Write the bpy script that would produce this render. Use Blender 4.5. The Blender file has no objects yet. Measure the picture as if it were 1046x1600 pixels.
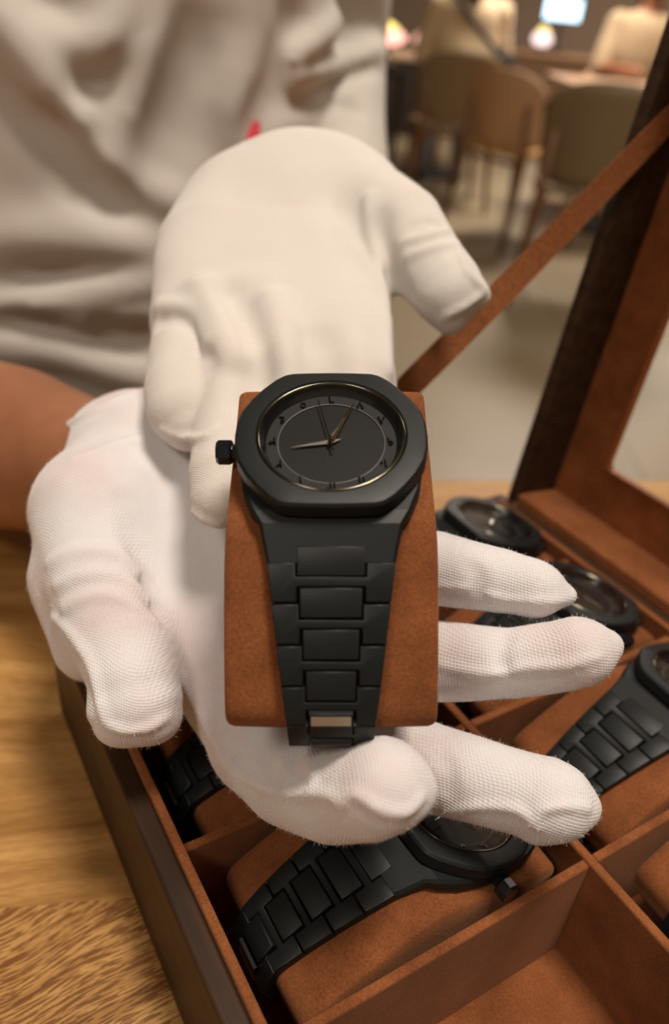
import bpy, bmesh, math, random
import numpy as np
from mathutils import Vector, Matrix

# ------------------------------------------------------------------ camera, world, light, exposure
SC = bpy.context.scene
COL = SC.collection
TZ = 0.74                                   # height of the table top
FPX = 1240.0                                # focal length in pixels of the 1046 x 1600 frame
PITCH, ROLL = math.radians(32.47), math.radians(5.6)
EYE = Vector((0, 0, TZ + 0.235))
_f = Vector((0, math.cos(PITCH), -math.sin(PITCH)))
_r0 = Vector((1, 0, 0)); _u0 = _r0.cross(_f)
CF = _f
CR = math.cos(ROLL) * _r0 + math.sin(ROLL) * _u0
CU = -math.sin(ROLL) * _r0 + math.cos(ROLL) * _u0
cd = bpy.data.cameras.new('camera'); cam = bpy.data.objects.new('camera', cd); COL.objects.link(cam)
cam.matrix_world = Matrix(((CR.x, CU.x, -CF.x, EYE.x), (CR.y, CU.y, -CF.y, EYE.y), (CR.z, CU.z, -CF.z, EYE.z), (0, 0, 0, 1)))
cd.sensor_fit = 'VERTICAL'; cd.sensor_height = 24.0; cd.lens = 24.0 * FPX / 1600.0
cd.clip_start = 0.01; cd.clip_end = 60
cd.dof.use_dof = True; cd.dof.focus_distance = 0.192; cd.dof.aperture_fstop = cd.lens * 0.001 / 0.0034
SC.camera = cam
SC.view_settings.view_transform = 'Standard'; SC.view_settings.look = 'None'
SC.view_settings.gamma = 1.0; SC.view_settings.exposure = -0.38
try: SC.view_settings.use_curve_mapping = False
except Exception: pass
SC.cycles.use_denoising = True
SC.cycles.max_bounces = 8; SC.cycles.transparent_max_bounces = 12
SC.cycles.sample_clamp_indirect = 4.0; SC.cycles.caustics_reflective = False; SC.cycles.caustics_refractive = False
W = bpy.data.worlds.new('room_ambience'); SC.world = W; W.use_nodes = True
W.node_tree.nodes['Background'].inputs[0].default_value = (1.0, 0.84, 0.68, 1)
W.node_tree.nodes['Background'].inputs[1].default_value = 0.30

def P(px, py, d):                           # a world point from a picture position and a depth in metres
    return EYE + d * (CF + CR * ((px - 523) / FPX) + CU * ((800 - py) / FPX))
def onplane(px, py, z):
    dr = CF + CR * ((px - 523) / FPX) + CU * ((800 - py) / FPX)
    return EYE + dr * ((z - EYE.z) / dr.z)
def to_px(w):
    d = w - EYE; z = d.dot(CF)
    return 523 + FPX * d.dot(CR) / z, 800 - FPX * d.dot(CU) / z

# ------------------------------------------------------------------ object helpers
def tag(o, label=None, cat=None, group=None, kind=None):
    if label: o['label'] = label
    if cat: o['category'] = cat
    if group: o['group'] = group
    if kind: o['kind'] = kind
    return o
def thing(name, label, cat, mat=None, group=None):
    o = bpy.data.objects.new(name, None); COL.objects.link(o); o.empty_display_size = 0.01
    if mat is not None: o.matrix_world = mat
    return tag(o, label, cat, group)
def link(name, me, m, parent=None, smooth=False):
    o = bpy.data.objects.new(name, me); COL.objects.link(o)
    if m: me.materials.append(m)
    if parent is not None: o.parent = parent
    if smooth:
        me.polygons.foreach_set('use_smooth', [True] * len(me.polygons))
    return o
def obj(name, bm, m, parent=None, smooth=False, auto=None):
    bmesh.ops.recalc_face_normals(bm, faces=bm.faces[:])
    if auto is not None:
        for f in bm.faces: f.smooth = True
        for e in bm.edges:
            if len(e.link_faces) == 2 and e.calc_face_angle(0) > auto: e.smooth = False
    me = bpy.data.meshes.new(name); bm.to_mesh(me); bm.free()
    return link(name, me, m, parent, smooth)
def copy_tree(o, parent=None):
    c = o.copy(); COL.objects.link(c); c.parent = parent
    for ch in list(o.children): copy_tree(ch, c)
    return c
def box(bm, lo, hi, mat=None, bev=0.0):
    r = bmesh.ops.create_cube(bm, size=1.0)
    vs = r['verts']
    for v in vs:
        v.co = Vector([lo[i] + (v.co[i] + 0.5) * (hi[i] - lo[i]) for i in range(3)])
    if bev > 0:
        es = list({e for v in vs for e in v.link_edges})
        rr = bmesh.ops.bevel(bm, geom=es, offset=bev, segments=2, affect='EDGES', profile=0.5)
        vs = list({v for f in rr['faces'] for v in f.verts} | {v for v in vs if v.is_valid})
    if mat is not None:
        for v in vs: v.co = mat @ v.co
    return vs
def offset_poly(pts, d):                    # inward offset of a CCW polygon
    n = len(pts); out = []
    for i in range(n):
        a, b, c = Vector(pts[i - 1]), Vector(pts[i]), Vector(pts[(i + 1) % n])
        e1 = (b - a).normalized(); e2 = (c - b).normalized()
        n1 = Vector((-e1.y, e1.x)); n2 = Vector((-e2.y, e2.x))
        m = n1 + n2
        k = m.length_squared
        m = m * (2.0 / k) if k > 1e-6 else n1
        if m.length > 2.2: m = m.normalized() * 2.2
        out.append(tuple(b + m * d))
    return out
def prism(bm, pts, z0, z1, bev=0.0, bev_low=0.0, hole=None):
    """Extruded polygon with a chamfered top; hole is a radius for a round opening at the origin."""
    area = sum(pts[i - 1][0] * pts[i][1] - pts[i][0] * pts[i - 1][1] for i in range(len(pts)))
    if area < 0: pts = pts[::-1]
    loops = []
    if bev_low > 0:
        loops.append([bm.verts.new((x, y, z0)) for x, y in offset_poly(pts, bev_low)])
        loops.append([bm.verts.new((x, y, z0 + bev_low)) for x, y in pts])
    else:
        loops.append([bm.verts.new((x, y, z0)) for x, y in pts])
    if bev > 0:
        for t in (0.0, 0.5, 1.0):
            a = t * math.pi / 2
            loops.append([bm.verts.new((x, y, z1 - bev + bev * math.sin(a))) for x, y in offset_poly(pts, bev * (1 - math.cos(a)))])
    else:
        loops.append([bm.verts.new((x, y, z1)) for x, y in pts])
    n = len(pts)
    for a, b in zip(loops, loops[1:]):
        for i in range(n):
            j = (i + 1) % n
            bm.faces.new((a[i], a[j], b[j], b[i]))
    if hole is None:
        bm.faces.new(loops[-1]); bm.faces.new(loops[0][::-1])
    return loops
def tube(bm, pts, r, seg=10, cap=True):
    pts = [Vector(p) for p in pts]; rings = []
    rs = r if isinstance(r, (list, tuple)) else [r] * len(pts)
    up = Vector((0.13, 0.21, 0.97)).normalized()
    for i, p in enumerate(pts):
        t = (pts[min(i + 1, len(pts) - 1)] - pts[max(i - 1, 0)]).normalized()
        a = t.cross(up)
        if a.length < 1e-4: a = t.cross(Vector((1, 0, 0)))
        a.normalize(); b = t.cross(a)
        rings.append([bm.verts.new(p + (a * math.cos(q) + b * math.sin(q)) * rs[i]) for q in [2 * math.pi * k / seg for k in range(seg)]])
    for x, y in zip(rings, rings[1:]):
        for k in range(seg): bm.faces.new((x[k], x[(k + 1) % seg], y[(k + 1) % seg], y[k]))
    if cap: bm.faces.new(rings[0]); bm.faces.new(rings[-1][::-1])
def lathe(bm, prof, seg=64, cx=0, cy=0):
    rings = [[bm.verts.new((cx + r * math.cos(2 * math.pi * k / seg), cy + r * math.sin(2 * math.pi * k / seg), z)) for k in range(seg)] for r, z in prof]
    for a, b in zip(rings, rings[1:]):
        for k in range(seg): bm.faces.new((a[k], a[(k + 1) % seg], b[(k + 1) % seg], b[k]))
    return rings
def scale_bm(bm, s):
    for v in bm.verts: v.co *= s
def catmull(pts, n=6, closed=True):
    out = []; m = len(pts)
    for i in range(m if closed else m - 1):
        p = [Vector(pts[(i + k) % m] if closed else pts[min(max(i + k, 0), m - 1)]) for k in (-1, 0, 1, 2)]
        for j in range(n):
            t = j / n
            out.append(0.5 * ((2 * p[1]) + (-p[0] + p[2]) * t + (2 * p[0] - 5 * p[1] + 4 * p[2] - p[3]) * t * t + (-p[0] + 3 * p[1] - 3 * p[2] + p[3]) * t ** 3))
    if not closed: out.append(Vector(pts[-1]))
    return out

# ------------------------------------------------------------------ materials
class NT:
    def __init__(s, name):
        s.m = bpy.data.materials.new(name); s.m.use_nodes = True; s.t = s.m.node_tree
        s.b = s.t.nodes['Principled BSDF']; s.out = s.t.nodes['Material Output']
    def n(s, typ, **kw):
        x = s.t.nodes.new(typ)
        for k, v in kw.items():
            if k.startswith('i_'):
                x.inputs[k[2:].replace('_', ' ')].default_value = v
            else: setattr(x, k, v)
        return x
    def l(s, a, b): s.t.links.new(a, b)
    def ramp(s, fac, stops):
        r = s.n('ShaderNodeValToRGB'); e = r.color_ramp.elements
        e[0].position, e[0].color = stops[0][0], (*stops[0][1], 1)
        e[1].position, e[1].color = stops[-1][0], (*stops[-1][1], 1)
        for p, c in stops[1:-1]:
            q = e.new(p); q.color = (*c, 1)
        s.l(fac, r.inputs[0]); return r.outputs[0]
    def coord(s, scale=(1, 1, 1), rot=(0, 0, 0)):
        tc = s.n('ShaderNodeTexCoord'); mp = s.n('ShaderNodeMapping')
        mp.inputs['Scale'].default_value = scale; mp.inputs['Rotation'].default_value = rot
        s.l(tc.outputs['Object'], mp.inputs[0]); return mp.outputs[0]
    def noise(s, co, scale, detail=3, rough=0.5):
        x = s.n('ShaderNodeTexNoise'); x.inputs['Scale'].default_value = scale
        x.inputs['Detail'].default_value = detail; x.inputs['Roughness'].default_value = rough
        s.l(co, x.inputs['Vector']); return x.outputs['Fac']
    def mix(s, fac, a, b, mode='MIX'):
        x = s.n('ShaderNodeMix', data_type='RGBA', blend_type=mode)
        for v, i in ((fac, 0), (a, 6), (b, 7)):
            if isinstance(v, (int, float)): x.inputs[i].default_value = v
            elif isinstance(v, tuple): x.inputs[i].default_value = (*v, 1)
            else: s.l(v, x.inputs[i])
        return x.outputs[2]
    def math(s, op, a, b=0.0):
        x = s.n('ShaderNodeMath', operation=op)
        for v, i in ((a, 0), (b, 1)):
            if isinstance(v, (int, float)): x.inputs[i].default_value = v
            else: s.l(v, x.inputs[i])
        return x.outputs[0]
    def bump(s, h, strength, dist):
        x = s.n('ShaderNodeBump'); x.inputs['Strength'].default_value = strength; x.inputs['Distance'].default_value = dist
        s.l(h, x.inputs['Height']); s.l(x.outputs[0], s.b.inputs['Normal']); return x
    def set(s, **kw):
        for k, v in kw.items():
            i = s.b.inputs[k.replace('_', ' ')]
            if isinstance(v, tuple): i.default_value = (*v, 1) if len(v) == 3 else v
            elif isinstance(v, (int, float)): i.default_value = v
            else: s.l(v, i)
        return s
_e1, _e2, _b = onplane(0, 748, TZ), onplane(800, 748, TZ), onplane(90, 1412, TZ)
_td = (_e2 - _e1).normalized(); BOARD0 = -((_b - _e1).dot(Vector((-_td.y, _td.x, 0))))   # the near joint between two boards
def plain(name, col, rough=0.5, metal=0.0, spec=0.5, **kw):
    n = NT(name); n.set(Base_Color=col, Roughness=rough, Metallic=metal)
    n.b.inputs['Specular IOR Level'].default_value = spec
    n.set(**kw); return n.m
def emis(name, col, s):
    n = NT(name); n.set(Base_Color=(0.02, 0.02, 0.02), Roughness=0.5)
    n.b.inputs['Emission Color'].default_value = (*col, 1); n.b.inputs['Emission Strength'].default_value = s
    return n.m

def suede(name='cognac_suede', c1=(0.175, 0.058, 0.020), c2=(0.31, 0.108, 0.038)):
    n = NT(name); co = n.coord()
    a = n.noise(co, 60, 4, 0.6); b = n.noise(co, 1600, 2, 0.6)
    c = n.ramp(a, [(0.3, c1), (0.7, c2)])
    c = n.mix(0.35, c, n.ramp(b, [(0.35, (0.10, 0.10, 0.10)), (0.65, (1, 1, 1))]), 'MULTIPLY')
    n.set(Base_Color=c, Roughness=0.95); n.b.inputs['Specular IOR Level'].default_value = 0.12
    n.b.inputs['Sheen Weight'].default_value = 0.25; n.b.inputs['Sheen Roughness'].default_value = 0.5
    n.b.inputs['Sheen Tint'].default_value = (1.0, 0.55, 0.32, 1)
    n.bump(b, 0.35, 0.0004); return n.m
def oak():
    n = NT('honey_oak'); co = n.coord()
    sx = n.n('ShaderNodeSeparateXYZ'); n.l(co, sx.inputs[0]); X, Y = sx.outputs[0], sx.outputs[1]
    bd = n.math('FLOOR', n.math('MULTIPLY', n.math('ADD', Y, BOARD0), 1 / 0.055))
    wn = n.n('ShaderNodeTexWhiteNoise', noise_dimensions='1D'); n.l(bd, wn.inputs['W']); rnd = wn.outputs[0]
    # each board has its own slant of the grain
    near = n.math('LESS_THAN', Y, -BOARD0)
    slant = n.math('ADD', n.math('MULTIPLY', n.math('SUBTRACT', rnd, 0.5), 0.16), n.math('MULTIPLY', near, -0.42))
    Y2 = n.math('ADD', Y, n.math('MULTIPLY', X, slant))
    lown = n.noise(co, 11, 2, 0.5); Y3 = n.math('ADD', Y2, n.math('MULTIPLY', lown, 0.030))
    def vec(a, b):
        c = n.n('ShaderNodeCombineXYZ'); n.l(n.math('MULTIPLY', X, a), c.inputs[0]); n.l(n.math('MULTIPLY', Y3, b), c.inputs[1]); n.l(n.math('MULTIPLY', rnd, 9.0), c.inputs[2]); return c.outputs[0]
    g = n.noise(vec(7, 75), 1.0, 4, 0.55); g2 = n.noise(vec(14, 330), 1.0, 3, 0.6); po = n.noise(vec(190, 1700), 1.0, 2, 0.5)
    c = n.ramp(g, [(0.30, (0.33, 0.165, 0.045)), (0.52, (0.50, 0.28, 0.090)), (0.75, (0.62, 0.375, 0.14))])
    c = n.mix(0.55, c, n.ramp(g2, [(0.35, (0.62, 0.50, 0.36)), (0.60, (1, 1, 1))]), 'MULTIPLY')
    pm = n.ramp(po, [(0.46, (1, 1, 1)), (0.55, (0.36, 0.24, 0.14))])
    amt = n.math('ADD', 0.22, n.math('MULTIPLY', near, 0.68))
    c = n.mix(amt, c, n.mix(1.0, c, pm, 'MULTIPLY'))
    n.set(Base_Color=c, Roughness=0.45); n.b.inputs['Specular IOR Level'].default_value = 0.35
    n.bump(po, 0.15, 0.0003); return n.m
def dark_wood(name='dark_walnut', k=1.0, rough=0.5):
    n = NT(name); co = n.coord((1.0, 14.0, 14.0))
    g = n.noise(co, 14, 5, 0.62)
    c = n.ramp(g, [(0.3, (0.026 * k, 0.012 * k, 0.006 * k)), (0.7, (0.075 * k, 0.036 * k, 0.016 * k))])
    n.set(Base_Color=c, Roughness=rough); n.b.inputs['Specular IOR Level'].default_value = 0.25; n.bump(g, 0.12, 0.0006); return n.m
CAMROT = Matrix(((CR.x, CR.y, CR.z), (CU.x, CU.y, CU.z), (-CF.x, -CF.y, -CF.z))).to_euler()
def knit(name, white, pink, sheer=0.5, pitch=0.0008):
    n = NT(name); co = n.coord((1, 1, 1), tuple(CAMROT))
    wv = n.n('ShaderNodeTexNoise'); wv.inputs['Scale'].default_value = 22; wv.inputs['Detail'].default_value = 2; n.l(co, wv.inputs['Vector'])
    sc = n.n('ShaderNodeVectorMath', operation='SCALE'); n.l(wv.outputs['Color'], sc.inputs[0]); sc.inputs['Scale'].default_value = 0.014
    ad = n.n('ShaderNodeVectorMath', operation='ADD'); n.l(co, ad.inputs[0]); n.l(sc.outputs[0], ad.inputs[1])
    s = n.n('ShaderNodeSeparateXYZ'); n.l(ad.outputs[0], s.inputs[0])
    k = 2 * math.pi / pitch
    hx = n.math('SINE', n.math('MULTIPLY', s.outputs[0], k)); hy = n.math('SINE', n.math('MULTIPLY', n.math('ADD', s.outputs[1], n.math('MULTIPLY', s.outputs[0], 0.25)), k * 1.1))
    h = n.math('ADD', n.math('MULTIPLY', n.math('ADD', hx, hy), 0.25), 0.5)
    big = n.noise(co, 34, 3, 0.55); fz = n.noise(co, 1500, 2, 0.6)
    thin = n.ramp(big, [(0.42, (0, 0, 0)), (0.68, (1, 1, 1))])
    hole = n.math('SUBTRACT', 1.0, h)
    fac = n.math('MULTIPLY', n.math('ADD', n.math('MULTIPLY', hole, 0.75), 0.25), n.math('MULTIPLY', thin, sheer))
    c = n.mix(fac, white, pink)
    n.set(Base_Color=c, Roughness=0.95); n.b.inputs['Specular IOR Level'].default_value = 0.08
    n.b.inputs['Sheen Weight'].default_value = 0.35; n.b.inputs['Sheen Roughness'].default_value = 0.6
    n.b.inputs['Subsurface Weight'].default_value = 0.35; n.b.inputs['Subsurface Radius'].default_value = (1.0, 0.7, 0.55)
    n.b.inputs['Subsurface Scale'].default_value = 0.003
    hh = n.math('ADD', n.math('MULTIPLY', h, 0.7), n.math('MULTIPLY', fz, 0.6))
    n.bump(hh, 0.55, 0.00045); return n.m
def cloth(name, col, sc=900, k=0.12):
    n = NT(name); co = n.coord(); a = n.noise(co, sc, 2, 0.5); b = n.noise(co, 9, 3, 0.5)
    c = n.mix(k, col, n.ramp(b, [(0.3, (0.6, 0.6, 0.6)), (0.7, (1, 1, 1))]), 'MULTIPLY')
    n.set(Base_Color=c, Roughness=0.92); n.b.inputs['Specular IOR Level'].default_value = 0.15
    n.b.inputs['Sheen Weight'].default_value = 0.2
    n.bump(a, 0.2, 0.0006); return n.m
def skin():
    n = NT('tanned_skin'); co = n.coord(); a = n.noise(co, 30, 4, 0.6); b = n.noise(co, 700, 2, 0.5)
    n.set(Base_Color=n.ramp(a, [(0.3, (0.25, 0.100, 0.048)), (0.7, (0.34, 0.145, 0.072))]), Roughness=0.5)
    n.b.inputs['Subsurface Weight'].default_value = 0.25; n.b.inputs['Subsurface Scale'].default_value = 0.004
    n.b.inputs['Subsurface Radius'].default_value = (1, 0.35, 0.2)
    n.bump(b, 0.15, 0.0004); return n.m
def clear(name, gloss=1.0, tint=(1, 1, 1), ior=1.45, rough=0.02):
    n = NT(name); t = n.t; t.nodes.remove(n.b)
    tr = t.nodes.new('ShaderNodeBsdfTransparent'); tr.inputs[0].default_value = (*tint, 1)
    gl = t.nodes.new('ShaderNodeBsdfGlossy'); gl.inputs['Roughness'].default_value = rough
    fr = t.nodes.new('ShaderNodeFresnel'); fr.inputs[0].default_value = ior
    mu = t.nodes.new('ShaderNodeMath'); mu.operation = 'MULTIPLY'; mu.inputs[1].default_value = gloss
    mx = t.nodes.new('ShaderNodeMixShader')
    t.links.new(fr.outputs[0], mu.inputs[0]); t.links.new(mu.outputs[0], mx.inputs[0])
    t.links.new(tr.outputs[0], mx.inputs[1]); t.links.new(gl.outputs[0], mx.inputs[2]); t.links.new(mx.outputs[0], n.out.inputs[0])
    return n.m
def matte_black():
    n = NT('matte_black_steel'); co = n.coord(); b = n.noise(co, 2500, 2, 0.5)
    n.set(Base_Color=(0.0075, 0.0100, 0.0108), Roughness=0.46, Metallic=0.0); n.b.inputs['Specular IOR Level'].default_value = 0.32
    n.bump(b, 0.05, 0.0002); return n.m

M = dict(
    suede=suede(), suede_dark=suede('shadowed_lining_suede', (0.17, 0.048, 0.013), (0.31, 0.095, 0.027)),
    oak=oak(), walnut=dark_wood(k=.8), walnut_rim=dark_wood('worn_walnut_rim', 1.5, 0.45),
    glove=knit('white_cotton_knit', (0.745, 0.735, 0.745), (0.66, 0.50, 0.48), 0.75), glove_b=knit('white_cotton_jersey', (0.69, 0.66, 0.615), (0.66, 0.55, 0.50), 0.3, 0.0006), seam=plain('white_seam_thread', (0.86, 0.84, 0.80), 0.95, spec=0.1),
    shirt=cloth('off_white_jersey', (0.60, 0.57, 0.52)), skin=skin(), trousers=cloth('dark_trouser_cloth', (0.03, 0.03, 0.035)),
    black=matte_black(), dial=plain('charcoal_dial', (0.008, 0.0085, 0.0085), 0.45, spec=0.22), dial_ring=plain('grey_dial_ring', (0.014, 0.015, 0.016), 0.55, spec=0.25),
    numeral=plain('gloss_black_numerals', (0.003, 0.003, 0.003), 0.18), polish=plain('polished_dark_steel', (0.45, 0.44, 0.40), 0.12, 1.0),
    steel=plain('bright_steel', (0.62, 0.60, 0.57), 0.22, 1.0), rim=plain('dark_polished_rim', (0.16, 0.15, 0.11), 0.16, 1.0), glossblack=plain('gloss_black_crown', (0.006, 0.008, 0.010), 0.16),
    crystal=clear('watch_crystal', 0.22, ior=1.33), glass=clear('lid_glass', 0.4), cling=None,
    brass=plain('aged_brass', (0.35, 0.24, 0.10), 0.35, 1.0), foil=plain('silver_film', (0.5, 0.52, 0.52), 0.35, 0.8),
)
def ribbon_mat():
    n = NT('copper_satin_ribbon'); co = n.coord(); a = n.noise(co, 900, 2, 0.6)
    n.set(Base_Color=n.ramp(a, [(0.3, (0.26, 0.085, 0.028)), (0.7, (0.44, 0.17, 0.065))]), Roughness=0.36, Metallic=0.5)
    n.bump(a, 0.5, 0.0003); return n.m
M['ribbon'] = ribbon_mat()

# ------------------------------------------------------------------ the room
RX0, RX1, RY0, RY1, RZ = -5.0, 6.0, -3.0, 12.0, 2.75
def floor_mat():
    n = NT('beige_floor_tiles'); co = n.coord()
    br = n.n('ShaderNodeTexBrick'); n.l(co, br.inputs['Vector']); br.offset = 0.0
    br.inputs['Scale'].default_value = 1.0; br.inputs['Brick Width'].default_value = 0.8; br.inputs['Row Height'].default_value = 0.8
    br.inputs['Mortar Size'].default_value = 0.004; br.inputs['Color1'].default_value = (0.31, 0.25, 0.155, 1); br.inputs['Color2'].default_value = (0.35, 0.285, 0.18, 1)
    br.inputs['Mortar'].default_value = (0.20, 0.15, 0.10, 1)
    a = n.noise(co, 2.5, 4, 0.6)
    c = n.mix(0.5, br.outputs['Color'], n.ramp(a, [(0.3, (0.75, 0.72, 0.68)), (0.7, (1, 1, 1))]), 'MULTIPLY')
    n.set(Base_Color=c, Roughness=0.42); return n.m
def struct(name, lo, hi, m):
    bm = bmesh.new(); box(bm, lo, hi); return tag(obj(name, bm, m), kind='structure')
wallm = cloth('warm_plaster', (0.42, 0.32, 0.24), 60)
struct('floor', (RX0, RY0, -0.1), (RX1, RY1, 0), floor_mat())
struct('wall_back', (RX0, RY1, 0), (RX1, RY1 + 0.1, RZ), wallm)
struct('wall_left', (RX0 - 0.1, RY0, 0), (RX0, RY1, RZ), wallm)
struct('wall_right', (RX1, RY0, 0), (RX1 + 0.1, RY1, RZ), wallm)
struct('ceiling', (RX0, RY0, RZ), (RX1, RY1, RZ + 0.1), plain('ceiling_paint', (0.62, 0.55, 0.47), 0.9))
def ceiling_light(x, y, w, h, power, label, col=(1.0, 0.87, 0.75)):
    t = thing('ceiling_light', label, 'ceiling light', Matrix.Translation((x, y, RZ)), 'square ceiling lights')
    bm = bmesh.new()
    for lo, hi in (((-w/2-.03, -h/2-.03, -.05), (w/2+.03, -h/2, 0)), ((-w/2-.03, h/2, -.05), (w/2+.03, h/2+.03, 0)), ((-w/2-.03, -h/2, -.05), (-w/2, h/2, 0)), ((w/2, -h/2, -.05), (w/2+.03, h/2, 0))):
        box(bm, lo, hi)
    obj('frame', bm, plain('white_lamp_frame', (0.7, 0.68, 0.64), 0.5), t)
    bm = bmesh.new(); box(bm, (-w/2, -h/2, -.03), (w/2, h/2, -.005)); obj('diffuser', bm, emis('lit_diffuser', col, 3.0), t)
    ld = bpy.data.lights.new('lamp_light', 'AREA'); ld.shape = 'RECTANGLE'; ld.size = w; ld.size_y = h; ld.energy = power; ld.color = col
    lo = bpy.data.objects.new('lamp_light', ld); COL.objects.link(lo); lo.parent = t; lo.location = (0, 0, -0.06)
for x, y, w, h, p, lb in (
    (0.28, 0.10, 0.40, 0.40, 44, 'ceiling light above the viewer and the watch box'),
    (-0.9, -1.1, 0.6, 0.6, 22, 'fill light added on the ceiling behind the viewer, to the left'),  # unseen lamp added to brighten the shirt front
    (1.5, 2.2, 0.6, 0.6, 26, 'ceiling light above the aisle before the olive chairs'),
    (1.2, 5.3, 0.8, 0.8, 125, 'ceiling light above the seated diners'),
    (3.6, 8.6, 0.8, 0.8, 120, 'ceiling light near the back wall'),):
    ceiling_light(x, y, w, h, p, lb)

# ------------------------------------------------------------------ signed-distance bodies
class Field:
    def __init__(s): s.p = []
    def add(s, pts, k=0.006, op='add'):
        """pts: list of (Vector, radius): a chain of tapered capsules"""
        s.p.append(([(np.array(a[0], float), np.array(b[0], float), a[1], b[1]) for a, b in zip(pts, pts[1:])], k, op))
        return s
    def ell(s, c, R, rad, k, op='add', e=2.0):
        s.p.append(('ell', np.array(c, float), np.array(R, float), np.array(rad, float), k, op, e)); return s
    @staticmethod
    def _d(pr, X, Y, Z):
        if isinstance(pr[0], str):
            _, c, R, rad, k, op, e = pr
            x, y, z = X - c[0], Y - c[1], Z - c[2]
            u = R[0, 0] * x + R[0, 1] * y + R[0, 2] * z; v = R[1, 0] * x + R[1, 1] * y + R[1, 2] * z; w = R[2, 0] * x + R[2, 1] * y + R[2, 2] * z
            q = (np.abs(u / rad[0]) ** e + np.abs(v / rad[1]) ** e + np.abs(w / rad[2]) ** e) ** (1 / e)
            return (q - 1) * min(rad), k, op
        segs, k, op = pr; out = None
        for a, b, ra, rb in segs:
            d = b - a; L2 = max(float(d @ d), 1e-12)
            t = np.clip(((X - a[0]) * d[0] + (Y - a[1]) * d[1] + (Z - a[2]) * d[2]) / L2, 0, 1)
            q = np.sqrt((X - a[0] - t * d[0]) ** 2 + (Y - a[1] - t * d[1]) ** 2 + (Z - a[2] - t * d[2]) ** 2) - (ra + (rb - ra) * t)
            out = q if out is None else np.minimum(out, q)
        return out, k, op
    @staticmethod
    def _comb(f, d, k, op):
        if op == 'add':
            h = np.clip(0.5 + 0.5 * (f - d) / k, 0, 1); return f * (1 - h) + d * h - k * h * (1 - h)
        h = np.clip(0.5 - 0.5 * (f + d) / k, 0, 1); return f * (1 - h) - d * h + k * h * (1 - h)
    def ev(s, p):
        X, Y, Z = (np.array([c], float) for c in p); f = np.array([0.5])
        for pr in s.p:
            d, k, op = s._d(pr, X, Y, Z); f = s._comb(f, d, k, op)
        return float(f[0])
    def hit(s, px, py, d0=0.1, d1=0.9):
        dr = (CF + CR * ((px - 523) / FPX) + CU * ((800 - py) / FPX)); L = dr.length; t = d0
        for _ in range(90):
            q = s.ev(EYE + dr * t)
            if q < 0.0002: return EYE + dr * t, t
            t += max(q, 0.0003) / L * 0.9
            if t > d1: return None, None
        return EYE + dr * t, t
    def mark(s, pxs, r, inset, k=0.0015, op='add', taper=True, step=9):
        """a ridge or groove that follows the surface through the listed picture points"""
        pts = [Vector((a, b, 0)) for a, b in pxs]; pts = catmull(pts, 6, False)
        out = []; acc = None
        for p in pts:
            if acc is not None and (p - acc).length < step and p is not pts[-1]: continue
            w, t = s.hit(p.x, p.y)
            if w is not None:
                if out and (w - out[-1]).length > 0.03 * max(1, t / 0.3): continue
                out.append(w + (w - EYE).normalized() * inset)
            acc = p
        n = len(out); ch = []
        for i, w in enumerate(out):
            e = min(1.0, 0.35 + 2.6 * min(i, n - 1 - i) / max(n - 1, 1)) if taper else 1.0
            ch.append((w + (w - EYE).normalized() * r * (1 - e) * (0.9 if op == 'add' else -1.2), r))
        if n > 1: s.todo = getattr(s, 'todo', []) + [(ch, k, op)]
    def flush(s):
        for ch, k, op in getattr(s, 'todo', []): s.add(ch, k, op)
        s.todo = []
    def mesh(s, name, h, noise=0.0, nscale=120.0, lo=None, hi=None, seed=0):
        P_ = []
        for pr in s.p:
            if isinstance(pr[0], str):
                if pr[5] == 'add': P_ += [pr[1] - max(pr[3]), pr[1] + max(pr[3])]
            elif pr[2] == 'add':
                for a, b, ra, rb in pr[0]: P_ += [a - ra, a + ra, b - rb, b + rb]
        P_ = np.array(P_); m = 4 * h + 0.003
        lo_ = P_.min(0) - m if lo is None else np.maximum(np.array(lo), P_.min(0) - m)
        hi_ = P_.max(0) + m if hi is None else np.minimum(np.array(hi), P_.max(0) + m)
        n = np.ceil((hi_ - lo_) / h).astype(int) + 1
        ax = [(lo_[i] + h * np.arange(n[i])).astype(np.float32) for i in range(3)]
        f = np.full(n, 0.5, np.float32)
        for pr in s.p:
            if isinstance(pr[0], str): l = pr[1] - max(pr[3]); u = pr[1] + max(pr[3]); k = pr[4]
            else:
                l = np.min([q for a, b, ra, rb in pr[0] for q in (a - ra, b - rb)], 0); u = np.max([q for a, b, ra, rb in pr[0] for q in (a + ra, b + rb)], 0); k = pr[1]
            g = 2.0 * k + 6 * h if not isinstance(pr[0], str) else k + 6 * h
            sl = []
            for i in range(3):
                a = int(max(0, math.floor((l[i] - g - lo_[i]) / h))); b = int(min(n[i], math.ceil((u[i] + g - lo_[i]) / h) + 1)); sl.append(slice(a, b))
            if any(q.stop <= q.start for q in sl): continue
            X, Y, Z = ax[0][sl[0]][:, None, None], ax[1][sl[1]][None, :, None], ax[2][sl[2]][None, None, :]
            d, k, op = s._d(pr, X, Y, Z)
            f[tuple(sl)] = s._comb(f[tuple(sl)], d, k, op)
        if noise:
            rg = np.random.RandomState(seed)
            X, Y, Z = ax[0][:, None, None], ax[1][None, :, None], ax[2][None, None, :]
            for _ in range(7):
                v = rg.randn(3); v = v / np.linalg.norm(v) * nscale * (0.5 + 1.3 * rg.rand()); ph = rg.rand() * 6.28
                f += (noise * 0.45 * np.sin(X * v[0] + Y * v[1] + Z * v[2] + ph)).astype(np.float32)
        return surface_nets(name, f, lo_, h)
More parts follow.
